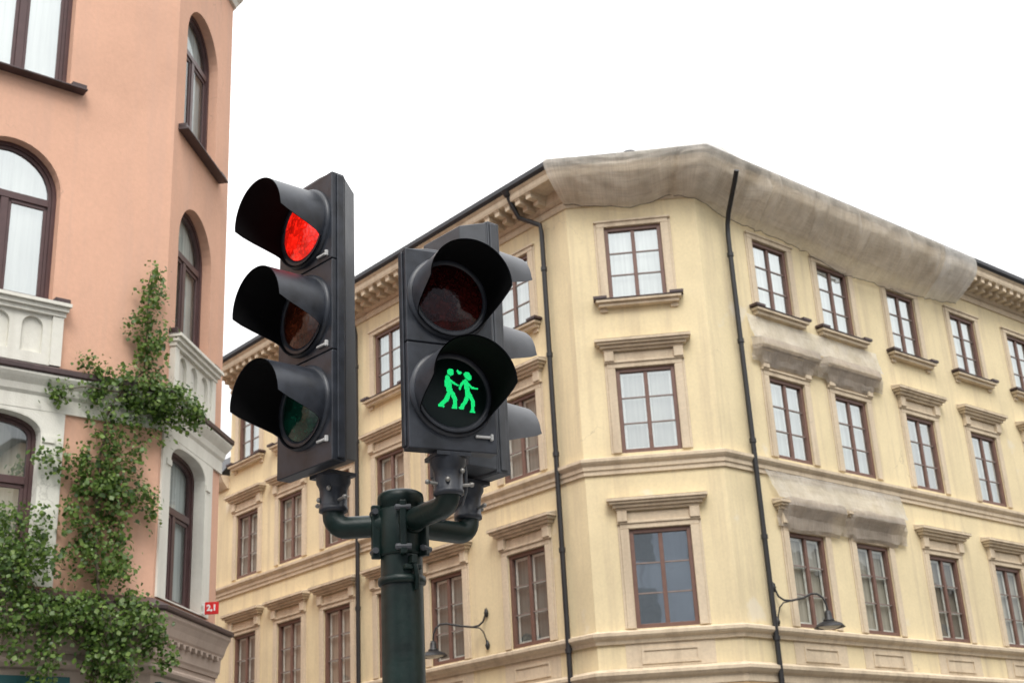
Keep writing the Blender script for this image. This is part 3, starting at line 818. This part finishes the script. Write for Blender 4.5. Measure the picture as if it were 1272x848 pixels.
# ------------------------------------------------------------------ climbing plant on the salmon building
blobs = [(-.28,8.84,.10,.21),(-.32,8.47,.23,.25),(-.43,8.19,.16,.14),(-.22,8.12,.16,.16),(-.27,7.92,.14,.23),(-.27,7.63,.16,.18),(-.18,7.31,.51,.27),(-1.04,7.51,.17,.10),(-1.20,7.21,.35,.10),(-1.45,7.09,.14,.06),(-.62,7.30,.44,.24),(-.01,7.20,.46,.27),(.26,7.14,.25,.19),(.44,7.05,.12,.10),(-.10,6.86,.20,.15),(-.80,6.77,.21,.34),(-.83,6.32,.25,.31),(-1.34,6.28,.32,.13),(-.38,6.58,.10,.43),(-.86,5.97,.31,.31),(-.52,5.93,.28,.19),(-.20,5.82,.15,.21),(-1.71,5.41,.33,.23),(-1.70,4.85,.42,.28),(-1.87,5.01,.17,.34),(-1.03,5.56,.24,.26),(-.88,5.10,.35,.30),(-.60,5.48,.13,.26),(-.63,4.94,.16,.19),(-1.47,4.31,.67,.24),(-.79,4.28,.59,.30),(-.37,4.38,.39,.27),(-.15,4.12,.21,.15),(0,3.89,.17,.11),(-.67,3.86,.28,.26),(-1.43,3.79,.15,.27),(-1.83,4.04,.16,.16),(-.57,3.66,.20,.13)]
cp = thing('climbing_plant', PM.p(-.8, 0, .2), 'leafy green climbing plant spreading over the ledges of the salmon building', 'plant')
lf = MB()
shape = [(0,0,0), (.30,.28,.05), (.46,.62,.02), (.22,.86,.0), (0,1.08,-.06), (-.22,.86,.0), (-.46,.62,.02), (-.30,.28,.05), (0,.5,-.03)]
lfaces = [(0,1,2,8),(8,2,3,4),(8,4,5,6),(0,8,6,7)]
def leaf(p, size):
    yaw = rnd.uniform(-1.2, 1.2); tilt = rnd.gauss(-.5, .55); roll = rnd.uniform(-.8, .8)
    # blade hangs down and outwards from the wall
    m_ = Matrix.Translation(p) @ Matrix.Rotation(pm_a+yaw, 4, 'Z') @ Matrix.Rotation(math.pi/2+tilt, 4, 'X') @ Matrix.Rotation(roll+math.pi+rnd.gauss(0,.5), 4, 'Z') @ Matrix.Scale(size, 4)
    lf.add(shape, lfaces, m_, True)
for (s, z, a, b) in blobs:
    base = .09 if z > 5.0 else .26
    # small sprays: clusters of leaves with gaps between them
    ncl = int((1450 if z > 5.0 else 1950)*a*b)+7
    for k in range(ncl):
        q = rnd.uniform(0, 6.283); rr = math.sqrt(rnd.random())
        cs, cz = s+a*rr*math.cos(q)*1.08, z+b*rr*math.sin(q)*1.08
        co = base + rnd.random()**1.5*(.18 if rr > .6 else .34)*(1 if b > .15 else .5)
        g_ = noise.noise(Vector((cs*5.0, cz*5.0, 5)))
        if g_ < -.10 and rr > .25: continue
        for j in range(rnd.randint(3, 7)):
            leaf(PM.p(cs+rnd.gauss(0,.055), cz+rnd.gauss(0,.065), max(.04, co+rnd.gauss(0,.04))), rnd.choice((rnd.uniform(.026, .05), rnd.uniform(.045, .08))))
lf.build('foliage', M['leaf'], cp)
st = MB()
def vine(pts, r0, r1):
    n_ = len(pts); P_ = []
    for i in range(n_-1):
        for k in range(5):
            u = k/5; a, b = Vector(pts[i]), Vector(pts[i+1]); P_.append(a.lerp(b, u))
    P_.append(Vector(pts[-1]))
    W_ = [PM.p(p.x+.03*noise.noise(p*6), p.y, p.z+.02*noise.noise(p*5+Vector((3,3,3)))) for p in P_]
    st.tube(W_, [r0+(r1-r0)*i/(len(W_)-1) for i in range(len(W_))], 6)
vine([(-.9,0,.1),(-.85,2,.12),(-.8,3.7,.2),(-.78,4.4,.30),(-.85,5,.25),(-.85,6,.1),(-.78,6.9,.1),(-.6,7.3,.2),(-.3,7.6,.12),(-.3,8.3,.1),(-.28,9,.08)], .03, .006)
vine([(-.8,3.9,.25),(-1.3,4.2,.3),(-1.7,4.8,.3),(-1.75,5.5,.12)], .018, .005)
vine([(-.6,7.2,.22),(-1.1,7.2,.22),(-1.55,7.08,.2)], .01, .004)
vine([(-.6,7.2,.22),(-.1,7.2,.22),(.45,7.05,.2)], .01, .004)
vine([(-.85,5.9,.1),(-.5,6.0,.12),(-.2,5.8,.15)], .01, .004)
vine([(-1.93,3.9,.3),(-1.88,4.2,.34),(-1.95,4.5,.33)], .012, .009)
st.build('stem', M['stem'], cp)

# ================================================================== TRAFFIC SIGNAL
PX, PY = -.383, 4.08
tl = thing('traffic_light', (PX, PY, 0), 'traffic light with red lit and two green walking figures on a dark green pole', 'traffic light')
pl = MB()
pl.lathe([(.24,0),(.24,.02),(.10,.04),(.09,.9),(.067,.95),(.066,2.60)], 36, Matrix.Translation((PX,PY,0)))
pole = pl.build('pole', M['green'], tl)
c = MB(); c.lathe([(.0,2.662),(.058,2.660),(.071,2.652),(.074,2.640),(.074,2.622),(.068,2.612),(.066,2.600)], 36, Matrix.Translation((PX,PY,0))); c.build('pole_cap', M['green'], pole)
c = MB(); c.lathe([(.066,2.362),(.074,2.364),(.076,2.374),(.074,2.386),(.066,2.389)], 36, Matrix.Translation((PX,PY,0))); c.build('pole_ring', M['green'], pole)
dirs = {'A': R(180.5), 'B': R(-54), 'C': R(42.7)}
mount = {'A': (-.598, 4.085), 'B': (-.215, 3.85), 'C': (-.177, 4.27)}
# clamp collar with flanges and bolts
cl = MB(); cl.lathe([(.066,2.452),(.0735,2.454),(.0735,2.600),(.066,2.603)], 36, Matrix.Translation((PX,PY,0)))
for a in (R(200), R(-25), R(80), R(-80)):
    m_ = Matrix.Translation((PX,PY,0)) @ Matrix.Rotation(a, 4, 'Z')
    cl.box(.066,.096,-.011,.011,2.445,2.615, m_)
cl.build('clamp', M['green'], pole, bevel=.004)
bt = None
for a in (R(200), R(-25), R(80), R(-80)):
    for z in (2.468, 2.592):
        m_ = Matrix.Translation((0,0,z)) @ Matrix.Rotation(a, 4, 'Z') @ Matrix.Translation((.088,0,0)) @ Matrix.Rotation(R(90), 4, 'X')
        if bt is None:
            q = MB(); q.lathe([(0,-.024),(.010,-.024),(.010,-.011),(.010,.011),(.010,.022),(.006,.026),(0,.026)], 8, smooth=False)
            bt = q.build('clamp_bolt', M['plastic2'], pole, local=True); o = bt
        else: o = bt.copy(); col.objects.link(o)
        o.matrix_local = m_
# cable spout bracket on the near side of the pole
sp = MB()
m_ = Matrix.Translation((PX,PY,0)) @ Matrix.Rotation(R(-58), 4, 'Z')
sp.box(.060,.082,-.028,.028,2.400,2.416, m_); sp.box(.060,.092,-.010,.010,2.416,2.444, m_)
sp.tube([(.075,0,2.43),(.085,.004,2.41),(.082,.012,2.375),(.072,.014,2.34)], .008, 8, M_=m_)
sp.build('cable_bracket', M['green'], pole, bevel=.003)

def arm(k, zt):
    mx, my = mount[k]; d = Vector((mx-PX, my-PY, 0)); L = d.length; d.normalize()
    o = Vector((PX, PY, 2.556)); pts = [o + d*.055]
    r_ = .044; e = o + d*L
    pts.append(e - d*r_)
    for i in range(1, 7):
        a = math.pi/2*i/7
        pts.append(e - d*r_ + d*r_*math.sin(a) + Vector((0,0,r_*(1-math.cos(a)))))
    pts.append(e + Vector((0,0,r_))); pts.append(Vector((mx, my, zt)))
    t = MB(); t.tube(pts, .0355, 20)
    t.tube([o+d*.058, o+d*.084], [.046,.042], 20)
    return t.build('bracket_arm', M['green'], tl)
for k in 'ABC': arm(k, 2.66)

cb = MB(); bx, by = mount['B']
cb.tube([(bx+.045,by+.02,2.705),(bx+.052,by+.02,2.66),(bx+.050,by+.03,2.60),(bx+.035,by+.05,2.565),(bx-.03,by+.11,2.535)], .0055, 8); cb.build('cable', M['plastic2'], tl)

def visor_mesh(r0, L, a0=84, a1=124, flare=.006, n=56, rows=12):
    """tunnel visor: full length over the top and sides, slanting back to nothing underneath"""
    P = []
    for i in range(n+1):
        a = -180+360*i/n; aa = abs(a)
        if aa < a0: l = L*(1-.02*(aa/a0)**2)
        elif aa < a1: u = (aa-a0)/(a1-a0); l = L*.98*(1-u*u*(3-2*u)) + .010
        else: l = .010
        row_ = []
        for j in range(rows+1):
            t = j/rows; r_ = r0+flare*t
            row_.append((r_*math.sin(R(a)), -l*t, r_*math.cos(R(a)) - .012*t*(l/L)))
        P.append(row_)
    return MB().grid(P)

def figure_dots():
    """walking pair with a heart, as a grid of small leds; units: metres, centre of the lens = 0"""
    K = .98/2962; cx, cz = 330, 372
    caps = [((288,208),(288,208),37), ((258,262),(268,320),27), ((268,320),(275,392),31), ((243,300),(248,336),18), ((275,278),(318,308),13), ((318,308),(352,322),10),
            ((262,415),(242,462),24), ((242,462),(190,512),20), ((175,520),(215,524),13), ((298,398),(322,455),24), ((322,455),(316,520),22), ((298,530),(330,530),12),
            ((357,192),(357,192),14), ((380,203),(380,203),14), ((364,204),(372,213),13),
            ((440,218),(456,240),33), ((424,282),(434,330),26), ((434,330),(444,400),27), ((448,300),(482,332),14), ((482,332),(532,337),10), ((408,282),(384,312),14), ((384,312),(368,352),12),
            ((436,415),(416,465),22), ((416,465),(382,512),19), ((364,525),(394,525),12), ((462,405),(488,465),21), ((488,465),(480,535),19), ((466,552),(492,552),12)]
    def inside(x, y):
        for (a, b, r_) in caps:
            ax, ay = a; bx, by = b; dx, dy = bx-ax, by-ay; q = dx*dx+dy*dy
            t = 0 if q == 0 else max(0, min(1, ((x-ax)*dx+(y-ay)*dy)/q))
            if (x-ax-dx*t)**2+(y-ay-dy*t)**2 < (r_*.86)**2: return True
        return False
    m_ = MB(); step = 7.2
    y = 160
    while y < 580:
        x = 140
        while x < 560:
            if inside(x, y):
                c_ = Vector(((x-cx)*K/.92, -.012, -(y-cz)*K/.93)); r_ = .00122
                m_.add([c_+Vector((r_*math.cos(q*math.pi/3), 0, r_*math.sin(q*math.pi/3))) for q in range(6)], [(0,1,2,3,4,5)])
            x += step
        y += step
    return m_

def signal_head(k, nmod, lenses, nang, width, z0, base, top, fc, label, figure=False, shell='plastic', mod=.315):
    """head: origin at the foot of its front face; local x right, -y out of the lens, z up"""
    H = base + nmod*mod + top
    rot = Matrix.Translation((fc[0], fc[1], z0)) @ Matrix.Rotation(nang+math.pi/2, 4, 'Z')
    hw = width/2
    b = MB()
    # front door shells, one per module, with a shallow joint between
    for i in range(nmod):
        za = base+i*mod if i else 0; zb = base+(i+1)*mod + (top if i == nmod-1 else 0)
        b.box(-hw, hw, 0, .052, za+.0015, zb-.0015)
    b.box(-hw+.004, hw-.004, .006, .058, .004, H-.004)
    # rear housing tapering back
    x1, x2 = hw-.006, hw-.055
    b.add([(-x1,.0585,.012),(x1,.0585,.012),(x1,.0585,H-.008),(-x1,.0585,H-.008),(-x2,.135,.03),(x2,.135,.03),(x2,.135,H-.022),(-x2,.135,H-.022)],
          [(4,5,6,7),(0,1,5,4),(1,2,6,5),(2,3,7,6),(3,0,4,7)])
    # side hinge rib, top lip
    b.box(hw-.0005, hw+.007, .018, .046, .01, H-.01); b.box(-hw-.007, -hw+.0005, .018, .046, .01, H-.01)
    b.add([(-hw+.006,.003,H-.003),(hw-.006,.003,H-.003),(hw-.006,.05,H-.003),(-hw+.006,.05,H-.003),(-hw*.45,.008,H+.010),(hw*.45,.008,H+.010),(hw*.45,.045,H+.010),(-hw*.45,.045,H+.010)], [(4,5,6,7),(0,1,5,4),(1,2,6,5),(2,3,7,6),(3,0,4,7)])
    body = b.build('signal_head', M[shell], tl, local=True, bevel=.009, segs=3)
    body.matrix_local = Matrix.Translation(-root_loc(tl)) @ rot
    body['label'] = label
    for i, ln in enumerate(lenses):                      # bottom up
        zc = base + (i+.5)*mod
        T = Matrix.Translation((0,0,zc))
        rg = MB(); rg.lathe([(.110,-.002),(.112,-.011),(.122,-.013),(.136,-.011),(.141,-.006),(.142,.0015)], 48, T @ Matrix.Rotation(R(90), 4, 'X') @ Matrix.Scale(-1, 4, (0,0,1)))
        rg.build('lens_ring', M[shell], body, local=True)
        l = MB(); pr = [(.110*math.sin(R(90)*j/8), -(-.004-.022*(1-math.cos(R(90)*(1-j/8))))) for j in range(9)]
        pr = [(.111*j/8, .008+.020*(1-(j/8)**2)) for j in range(9)]
        l.lathe(pr, 40, Matrix.Rotation(R(90), 4, 'X'))
        if ln == 'lens_black': l = MB(); l.lathe([(0,.009),(.09,.009),(.111,.006)], 40, Matrix.Rotation(R(90), 4, 'X'))
        lo = l.build('lens', M[ln], body, local=True); lo.matrix_local = T
        VL = {'A': .186, 'B': .180, 'C': .19}[k]*mod/.315; VR = .129*mod/.315
        ca_ = (86, 124) if k == 'C' else (84, 124)
        v = visor_mesh(VR, VL, *ca_); vo = v.build('visor', M['plastic3' if k == 'C' else shell], body, local=True, weld=True); vo.matrix_local = T @ Matrix.Translation((0,-.008,0))
        v = visor_mesh(VR-.004, VL-.0005, *ca_); vi = v.build('visor_lining', M['inside'], body, local=True, weld=True); vi.matrix_local = T @ Matrix.Translation((0,-.008,0))
        lt = MB(); lt.box(hw-.075, hw-.022, -.009, -.0005, -.004, .004); lt.box(hw-.026, hw-.018, -.012, -.0005, -.010, .010)
        if (k, i) not in (('B', 1),):
            lo2 = lt.build('latch', M['latch'], body, local=True, bevel=.0015, segs=1); lo2.matrix_local = Matrix.Translation((0,0,base+i*mod+.024))
        if figure and ln == 'lens_black':
            fo = figure_dots().build('walking_figures', M['led'], body, local=True); fo.matrix_local = T @ Matrix.Translation((.006,0,.006))
    # mounting shoe under the head
    ml = rot.inverted() @ Vector((mount[k][0], mount[k][1], z0)); MT = Matrix.Translation((ml.x, ml.y, 0))
    s_ = MB()
    s_.lathe([(.056,-.001),(.055,-.030),(.047,-.044),(.0445,-.056),(.044,-.108),(.0465,-.110),(.0465,-.122),(.037,-.126)], 28, MT)
    s_.box(-.056,.056,-.054,.050,-.012,.0, MT)
    s_.build('mount', M['plastic'], body, local=True)
    for sx in (-1, 1):
        bo = MB(); bo.tube([(sx*.038,-.01,-.092),(sx*.074,-.01,-.088)], .0055, 8, M_=MT)
        bo.lathe([(0,-.008),(.006,-.006),(.008,0),(.006,.006),(0,.008)], 12, MT @ Matrix.Translation((sx*.072,-.01,-.088)) @ Matrix.Rotation(R(90), 4, 'Y'))
        bo.build('mount_bolt', M['steel'], body, local=True)
    for (x, y, z) in ((.03,-.040,-.055), (-.02,-.043,-.085)):
        bo = MB(); bo.lathe([(0,-.009),(.006,-.006),(.008,0),(.006,.006),(0,.009)], 12, MT @ Matrix.Translation((x, y, z)))
        bo.build('mount_bolt', M['steel'], body, local=True)
    return body

def front_center(k, ang, back=.085):
    mx, my = mount[k]; return (mx + math.cos(ang)*back, my + math.sin(ang)*back)
aA, aB, aC2 = R(224.5), R(296), R(43)
signal_head('A', 3, ['lens_green', 'lens_amber', 'lens_red_on'], aA, .305, 2.732, .050, 0.004, (front_center('A', aA, .095)[0]-.017, front_center('A', aA, .095)[1]), 'three lens vehicle head with the red lens lit', mod=.319)
signal_head('B', 2, ['lens_black', 'lens_red'], aB, .290, 2.707, .026, 0.0, front_center('B', aB, .055), 'two lens pedestrian head showing a green walking pair and a heart', figure=True)
signal_head('C', 3, ['lens_green', 'lens_amber', 'lens_red_on'], aC2, .315, 2.728, .050, 0.0, front_center('C', aC2, .06), 'rear vehicle head seen from behind', shell='plastic2', mod=.290)

# ================================================================== GROUND AND SURROUNDINGS
def sheet(name, z, pts, mat):
    m_ = MB(); m_.add([(x, y, z) for x, y in pts], [tuple(range(len(pts)))]); return structure(m_.build(name, mat))
sheet('ground', -.012, [(-1500,-1500),(1500,-1500),(1500,1500),(-1500,1500)], M['asphalt'])
sheet('road', 0.0, [(-60,-14),(60,-14),(60,60),(-60,60)], M['asphalt'])
def pavement(poly, mat=M['paving']):
    m_ = MB(); n_ = len(poly)
    m_.add([(x,y,.12) for x,y in poly], [tuple(range(n_))])
    for (a, b) in zip(poly, poly[1:]+poly[:1]): m_.quad((a[0],a[1],-.008),(b[0],b[1],-.008),(b[0],b[1],.12),(a[0],a[1],.12))
    return structure(m_.build('pavement', mat))
def offs(path, d):
    pts = [Vector((p[0], p[1], 0)) for p in path]; out = []
    for i, p in enumerate(pts):
        ns = []
        if i: t = (pts[i]-pts[i-1]).normalized(); ns.append(Vector((t.y,-t.x,0)))
        if i < len(pts)-1: t = (pts[i+1]-pts[i]).normalized(); ns.append(Vector((t.y,-t.x,0)))
        m_ = ns[0] if len(ns) == 1 else (ns[0]+ns[1])/(1+ns[0].dot(ns[1])); out.append((p.x+m_.x*d, p.y+m_.y*d))
    return out
pavement(offs(full, 2.6) + list(reversed(offs(full, -.1))))
pavement(offs(ppath, 2.6) + list(reversed(offs(ppath, -.1))))
pavement([(-3.2,-3.5),(3.2,-3.5),(3.2,5.2),(-3.2,5.2)])
for i in range(7):
    o = sheet('crossing_stripe', .004, [(-1.6+i*.9, 6.2),(-1.1+i*.9, 6.2),(-.7+i*.9, 9.4),(-1.2+i*.9, 9.4)], M['paint'])

def block(label, x, y, ang, wdt, dep, h, wm, storeys):
    """plain street front across the road, seen only as a reflection in the window panes"""
    t = thing('apartment_building', (x, y, 0), label, 'building')
    Mx = Matrix.Translation((x, y, 0)) @ Matrix.Rotation(ang, 4, 'Z')
    b_ = MB(); b_.box(-wdt/2, wdt/2, -dep, 0, 0, h, Mx); b_.build('wall', wm, t)
    r_ = MB(); r_.add([(-wdt/2-.3,.4,h+.002),(wdt/2+.3,.4,h+.002),(wdt/2+.3,-dep-.4,h+.002),(-wdt/2-.3,-dep-.4,h+.002),(-wdt/2+1,-dep/2,h+2.6),(wdt/2-1,-dep/2,h+2.6)], [(0,1,5,4),(2,3,4,5),(1,2,5),(3,0,4),(0,3,2,1)], Mx)
    for k in range(3): r_.box(-wdt/4+k*wdt/4-.4, -wdt/4+k*wdt/4+.4, -dep/2-.5, -dep/2+.5, h+1.8, h+3.6, Mx)
    r_.build('roof', M['roof'], t)
    w0 = None; n_ = int(wdt/3)
    for i in range(n_):
        for j in range(storeys):
            if w0 is None:
                wb = MB(); wb.box(-.6,.6,-.02,.03,0,1.8); w0 = wb.build('window', M['darkglass'], t, local=True); o = w0
            else: o = w0.copy(); col.objects.link(o)
            o.matrix_local = Matrix.Translation(-root_loc(t)) @ Mx @ Matrix.Translation((-wdt/2+1.5+i*3, 0, 1.2+j*3.4))
    return t
block('dark grey block across the road, reflected in the lower panes of the yellow corner', 4, -15, 0, 44, 12, 17.5, M['greywall'], 5)
block('ochre block across the right hand street, reflected in its lower window panes', YR.x+17*.657+14*.754, YR.y-17*.753+14*.657, .7176, 46, 10, 11.5, M['oppwall'], 3)

# ================================================================== SKY, SUN, CAMERA
wd = bpy.data.worlds.new('World'); scene.world = wd; wd.use_nodes = True
nt = wd.node_tree; nt.nodes.clear()
SUN_EL, SUN_AZ = R(50), R(176)            # azimuth measured clockwise from +Y (the view direction)
sky = nt.nodes.new('ShaderNodeTexSky'); sky.sky_type = 'NISHITA'; sky.sun_disc = False
sky.sun_elevation = SUN_EL; sky.sun_rotation = SUN_AZ; sky.dust_density = 6; sky.air_density = 1.0; sky.ozone_density = 1
hs = nt.nodes.new('ShaderNodeHueSaturation'); hs.inputs['Saturation'].default_value = .10
nt.links.new(sky.outputs[0], hs.inputs['Color'])
tc = nt.nodes.new('ShaderNodeTexCoord')
cn_ = nt.nodes.new('ShaderNodeTexNoise'); cn_.inputs['Scale'].default_value = 1.9; cn_.inputs['Detail'].default_value = 5
nt.links.new(tc.outputs['Generated'], cn_.inputs['Vector'])
cl_ = ramp(nt, cn_.outputs[0], [(.36, (.77, .775, .785)), (.5, (.94, .942, .945)), (.64, (1.12, 1.12, 1.115))])
sx_ = nt.nodes.new('ShaderNodeSeparateXYZ'); nt.links.new(tc.outputs['Generated'], sx_.inputs[0])
gr = nt.nodes.new('ShaderNodeMapRange'); gr.inputs[1].default_value = 0; gr.inputs[2].default_value = 1; gr.inputs[3].default_value = 2.4; gr.inputs[4].default_value = 19.0
nt.links.new(sx_.outputs['Z'], gr.inputs[0])
vm = nt.nodes.new('ShaderNodeVectorMath'); vm.operation = 'SCALE'; nt.links.new(cl_, vm.inputs[0]); nt.links.new(gr.outputs[0], vm.inputs['Scale'])
mixw = mixc(nt, .90, hs.outputs[0], vm.outputs[0])
bg = nt.nodes.new('ShaderNodeBackground'); bg.inputs['Strength'].default_value = .10
nt.links.new(mixw, bg.inputs[0])
wo = nt.nodes.new('ShaderNodeOutputWorld'); nt.links.new(bg.outputs[0], wo.inputs[0])
sl = bpy.data.lights.new('sun', 'SUN'); sl.energy = 1.15; sl.angle = R(25); sl.color = (1, .96, .90)
so = bpy.data.objects.new('sun', sl); col.objects.link(so); so.location = (10, -10, 40)
sd = Vector((math.sin(SUN_AZ)*math.cos(SUN_EL), math.cos(SUN_AZ)*math.cos(SUN_EL), math.sin(SUN_EL)))
so.rotation_euler = sd.to_track_quat('Z', 'Y').to_euler()

cam = bpy.data.cameras.new('camera'); co = bpy.data.objects.new('camera', cam); col.objects.link(co)
cam.sensor_width = 36; cam.lens = 1626.1/1272*36; cam.clip_start = .05; cam.clip_end = 4000
p, r_ = .3644, -.054
Fv = Vector((0, math.cos(p), math.sin(p))); U0 = Vector((0, -math.sin(p), math.cos(p))); R0 = Vector((1,0,0))
Rv = R0*math.cos(r_)+U0*math.sin(r_); Uv = -R0*math.sin(r_)+U0*math.cos(r_)
co.matrix_world = Matrix(((Rv.x,Uv.x,-Fv.x,0),(Rv.y,Uv.y,-Fv.y,0),(Rv.z,Uv.z,-Fv.z,1.6),(0,0,0,1)))
cam.dof.use_dof = True; cam.dof.focus_distance = 4.15; cam.dof.aperture_fstop = 9
scene.camera = co
vs = scene.view_settings; vs.view_transform = 'Standard'; vs.look = 'None'; vs.exposure = 0.82; vs.gamma = 1; vs.use_curve_mapping = False
scene.render.film_transparent = False
